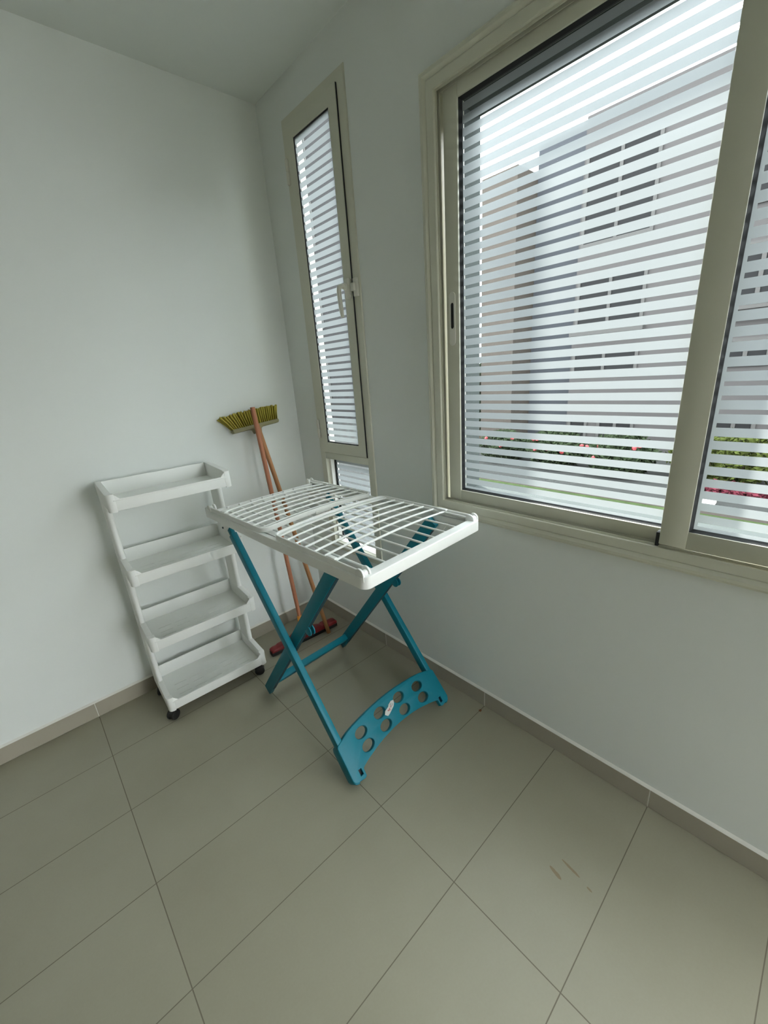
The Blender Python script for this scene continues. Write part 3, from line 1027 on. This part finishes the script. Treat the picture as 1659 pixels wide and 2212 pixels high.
# ------------------------------------------------------------------ floor squeegee
S0, S1 = Vector((-.272, -.213, .052)), Vector((-.2835, -.085, 1.231))
sq = empty('floor_squeegee', (-.270, -.221, 0), math.radians(-3.8),
           label='dark red floor squeegee with reddish wooden handle leaning in the corner', cat='squeegee')
inv = sq.matrix_basis.inverted()
hs = MB()
HLq = .196
prof = [(-HLq, .018), (HLq, .018), (HLq, .036), (.180, .041), (.158, .041), (.150, .036), (.142, .036), (.132, .047), (.112, .047), (.100, .041), (.088, .047), (.070, .052), (.050, .058), (.026, .066),
        (-.026, .066), (-.045, .064), (-.062, .058), (-.078, .048), (-.09, .044), (-.12, .043), (-.150, .041), (-.158, .036), (-.180, .036), (-HLq, .030)]
hs.prism(prof, .044, basis((1, 0, 0), (0, 0, 1), (0, -1, 0), (0, 0, 0)), .005)
hq = hs.build('head', M['red_pl'], sq, smooth=50)
MB().box(-HLq - .001, HLq + .001, -.020, .020, 0.0, .020, .003).build('rubber_blade', M['black_pl'], sq)
d = (S1 - S0).normalized()
lS0, lS1 = inv @ S0 if False else (Matrix.Rotation(math.radians(3.8), 4, 'Z') @ (S0 - sq.location)), Matrix.Rotation(math.radians(3.8), 4, 'Z') @ (S1 - sq.location)
ld = (lS1 - lS0).normalized()
MB().tube([lS0 - ld * .002, lS0 + ld * .05, lS0 + ld * .088, lS0 + ld * .092], [.0165, .0155, .0140, .0118], 18).build('socket', M['orange_pl'], sq, smooth=50)
wood_stick('handle', lS0 + ld * .01, lS1, .0102, .0112, M['wood_red'], sq, Vector((0, 0, 0)))

# ------------------------------------------------------------------ crumb on the floor
cr_ = MB()
b = bmesh.new()
bmesh.ops.create_icosphere(b, subdivisions=2, radius=1)
for v in b.verts:
    v.co = Vector((v.co.x * .008 * random.uniform(.6, 1.2), v.co.y * .005 * random.uniform(.6, 1.2), max(0, (v.co.z + .6)) * .0028))
cr_.merge(b)
cr_.build('dry_leaf_crumb', M['crumb'], label='small brown dry leaf crumb on the tile by the baseboard', cat='crumb', loc=(-.042, -1.194, 0.0002), smooth=60)

# ------------------------------------------------------------------ outside
GZ = -.40
MB().box(.25, 3.15, -14, 22, GZ - .2, GZ).build('ground_paving', M['path'], smooth=0, kind='structure', label='pale paving between the house and the lawn', cat='paving')
MB().box(3.15, 4.30, 3.2, 22, GZ - .2, GZ).build('ground_court', M['path'], smooth=0, kind='structure', label='pale paved court beside the lawn', cat='paving')
MB().box(3.15, 4.30, -14, 3.2, GZ - .2, GZ).build('ground_lawn', M['lawn'], smooth=0, kind='structure', label='green lawn outside the window', cat='lawn')
MB().box(4.42, 30, -14, 22, GZ - .2, GZ + .01).build('ground_path', M['path'], smooth=0, kind='structure', label='pale concrete path beyond the lawn', cat='path')
MB().box(4.30, 4.42, -14, 22, GZ - .2, GZ + .05, .01).build('ground_kerb', M['kerb'], smooth=0, kind='structure', label='pinkish kerb between lawn and path', cat='kerb')

MB().box(-25, .25, -40, YF - .1, GZ - .2, -.06).build('ground_light_stop', M['path'], smooth=0, kind='structure', label='ground added outside the opening to cut light from below, out of view', cat='added ground')  # unseen ground, added to stop sky light rising through the opening

MB().box(-.02, .78, .80, 1.0, GZ, 4.2).build('sun_block_1', M['ext_white'], smooth=0, kind='structure', label='white outer slab added to block sun from the narrow window, out of view', cat='sun blocker')  # added out of view to keep sun off the narrow window

bld = empty('apartment_building', (7.0, 0, GZ), label='grey-pink apartment building seen through the window stripes', cat='building')


def bx(parent, name, mat, x0, x1, y0, y1, z0, z1, label=None):
    return MB().box(x0 - 7.0, x1 - 7.0, y0, y1, z0 - GZ, z1 - GZ).build(name, mat, parent, smooth=0, label=label)

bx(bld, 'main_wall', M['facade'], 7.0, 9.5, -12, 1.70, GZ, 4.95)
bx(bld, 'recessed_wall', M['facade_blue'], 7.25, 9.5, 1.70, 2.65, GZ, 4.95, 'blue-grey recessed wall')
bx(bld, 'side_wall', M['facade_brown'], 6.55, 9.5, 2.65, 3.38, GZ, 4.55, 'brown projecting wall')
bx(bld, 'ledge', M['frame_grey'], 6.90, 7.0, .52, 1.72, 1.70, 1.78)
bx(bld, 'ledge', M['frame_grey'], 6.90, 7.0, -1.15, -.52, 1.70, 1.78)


def bwin(y0, y1, z0, z1, mull=True):
    f = MB().ring(y0 + .05, y1 - .05, z0 - GZ + .05, z1 - GZ - .05, [(0, -.03), (.05, -.03), (.05, .02), (0, .02)])
    if mull:
        f.box(-.03, .01, (y0 + y1) / 2 - .025, (y0 + y1) / 2 + .025, z0 - GZ + .049, z1 - GZ - .049)
    fo = f.build('window', M['frame_grey'], bld, smooth=0)
    MB().box(-.012, -.004, y0 + .05, y1 - .05, z0 - GZ + .05, z1 - GZ - .05).build('pane', M['dark_glass'], fo, smooth=0, label='dark glass')
for wy0, wy1 in ((.56, 1.66), (-1.12, -.55), (-3.4, -2.3)):
    bwin(wy0, wy1, 3.10, 4.45)
    bwin(wy0, wy1, 1.82, 2.66)
    bwin(wy0, wy1, 1.05, 1.44)
bwin(.50, 1.12, -.20, .30)
bwin(1.30, 1.66, GZ + .02, .29, False)
bwin(-1.12, -.6, -.15, .35)

tower = empty('tall_building', (7.6, 7.2, GZ), label='taller grey building beyond the narrow window', cat='building')
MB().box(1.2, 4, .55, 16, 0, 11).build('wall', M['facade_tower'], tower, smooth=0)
for k in range(4):
    for j in range(4):
        y, z = 1.6 + 3.2 * k, .9 + 2.6 * j
        f = MB().ring(y, y + 1.1, z, z + 1.3, [(0, 1.16), (.06, 1.16), (.06, 1.22), (0, 1.22)]).build('window', M['frame_grey'], tower, smooth=0)
        MB().box(1.185, 1.195, y, y + 1.1, z, z + 1.3).build('pane', M['dark_glass'], f, smooth=0, label='dark glass')


def leaves(mb, c, rad, n, size):
    b = bmesh.new()
    for _ in range(n):
        while True:
            v = Vector((random.uniform(-1, 1), random.uniform(-1, 1), random.uniform(-1, 1)))
            if .25 < v.length < 1: break
        p = Vector(c) + Vector((v.x * rad[0], v.y * rad[1], v.z * rad[2]))
        a = Vector((random.uniform(-1, 1), random.uniform(-1, 1), random.uniform(-1, 1))).normalized()
        s = a.orthogonal().normalized()
        l = size * random.uniform(.6, 1.3)
        vs = [b.verts.new(p - a * l), b.verts.new(p + s * l * .45 + a.cross(s) * l * .1), b.verts.new(p + a * l), b.verts.new(p - s * l * .45 + a.cross(s) * l * .1)]
        b.faces.new(vs)
    mb.merge(b)


def shrub(name, loc, rad, n, leaf, nf, label, cat, size=.045):
    r = empty(name, loc, label=label, cat=cat)
    f = MB()
    leaves(f, (0, 0, rad[2] * 1.02), rad, n, size)
    f.build('foliage', leaf, r, smooth=0)
    st = MB()
    for k in range(4):
        a = random.uniform(0, 6.28)
        st.tube([(0, 0, 0), (rad[0] * .4 * math.cos(a), rad[1] * .5 * math.sin(a), rad[2] * 1.2)], [.018, .006], 6)
    st.build('stem', M['bark'], r)
    if nf:
        for _ in range(nf):
            a, zz = random.uniform(2.2, 4.1), random.uniform(.8, 1.9)
            MB().merge(_flower(Vector((rad[0] * .95 * math.cos(a), random.uniform(-1, 1) * rad[1] * .9, rad[2] * zz)))).build('flower', M['petal'], r, label='red flower')
    return r


def _flower(p):
    b = bmesh.new()
    bmesh.ops.create_icosphere(b, subdivisions=1, radius=.035)
    for v in b.verts:
        v.co = v.co * random.uniform(.7, 1.2) + p
    return b

shrub('flowering_shrub', (5.55, 2.18, GZ), (.38, .49, .29), 2600, M['leaf'], 5, 'dark green shrub at the left end of the flowering hedge', 'shrub')
shrub('flowering_shrub', (5.50, 1.18, GZ), (.40, .50, .33), 3000, M['leaf'], 8, 'dark green shrub with red flowers in the middle of the hedge', 'shrub')
shrub('flowering_shrub', (5.45, .17, GZ), (.40, .50, .33), 2600, M['leaf'], 8, 'green shrub with red flowers beside the window overlap post', 'shrub')
shrub('leafy_shrub', (5.72, -1.05, GZ), (.40, .70, .36), 3000, M['leaf_yellow'], 0, 'yellow-green shrub seen through the right pane', 'shrub')
shrub('red_leaf_plant', (5.02, -1.15, GZ), (.20, .60, .10), 1200, M['leaf_red'], 0, 'low red-leaved plant in front of the yellow-green shrub', 'plant', .035)
MB().box(4.55, 4.72, -1.16, -1.03, GZ + .01, GZ + .14, .01).build('marker_block', M['ext_white'], smooth=0, label='small white block on the path seen through the right pane', cat='block')

tr = empty('garden_tree', (7.45, 4.0, GZ), label='dark garden tree past the brown wall end', cat='tree')
MB().tube([(0, 0, 0), (.05, .02, .8), (0, .05, 1.6)], [.07, .05, .03], 8).build('trunk', M['bark'], tr)
tl = MB(); leaves(tl, (0, 0, .95), (.5, .5, .95), 2600, .06); tl.build('crown', M['leaf'], tr, smooth=0)
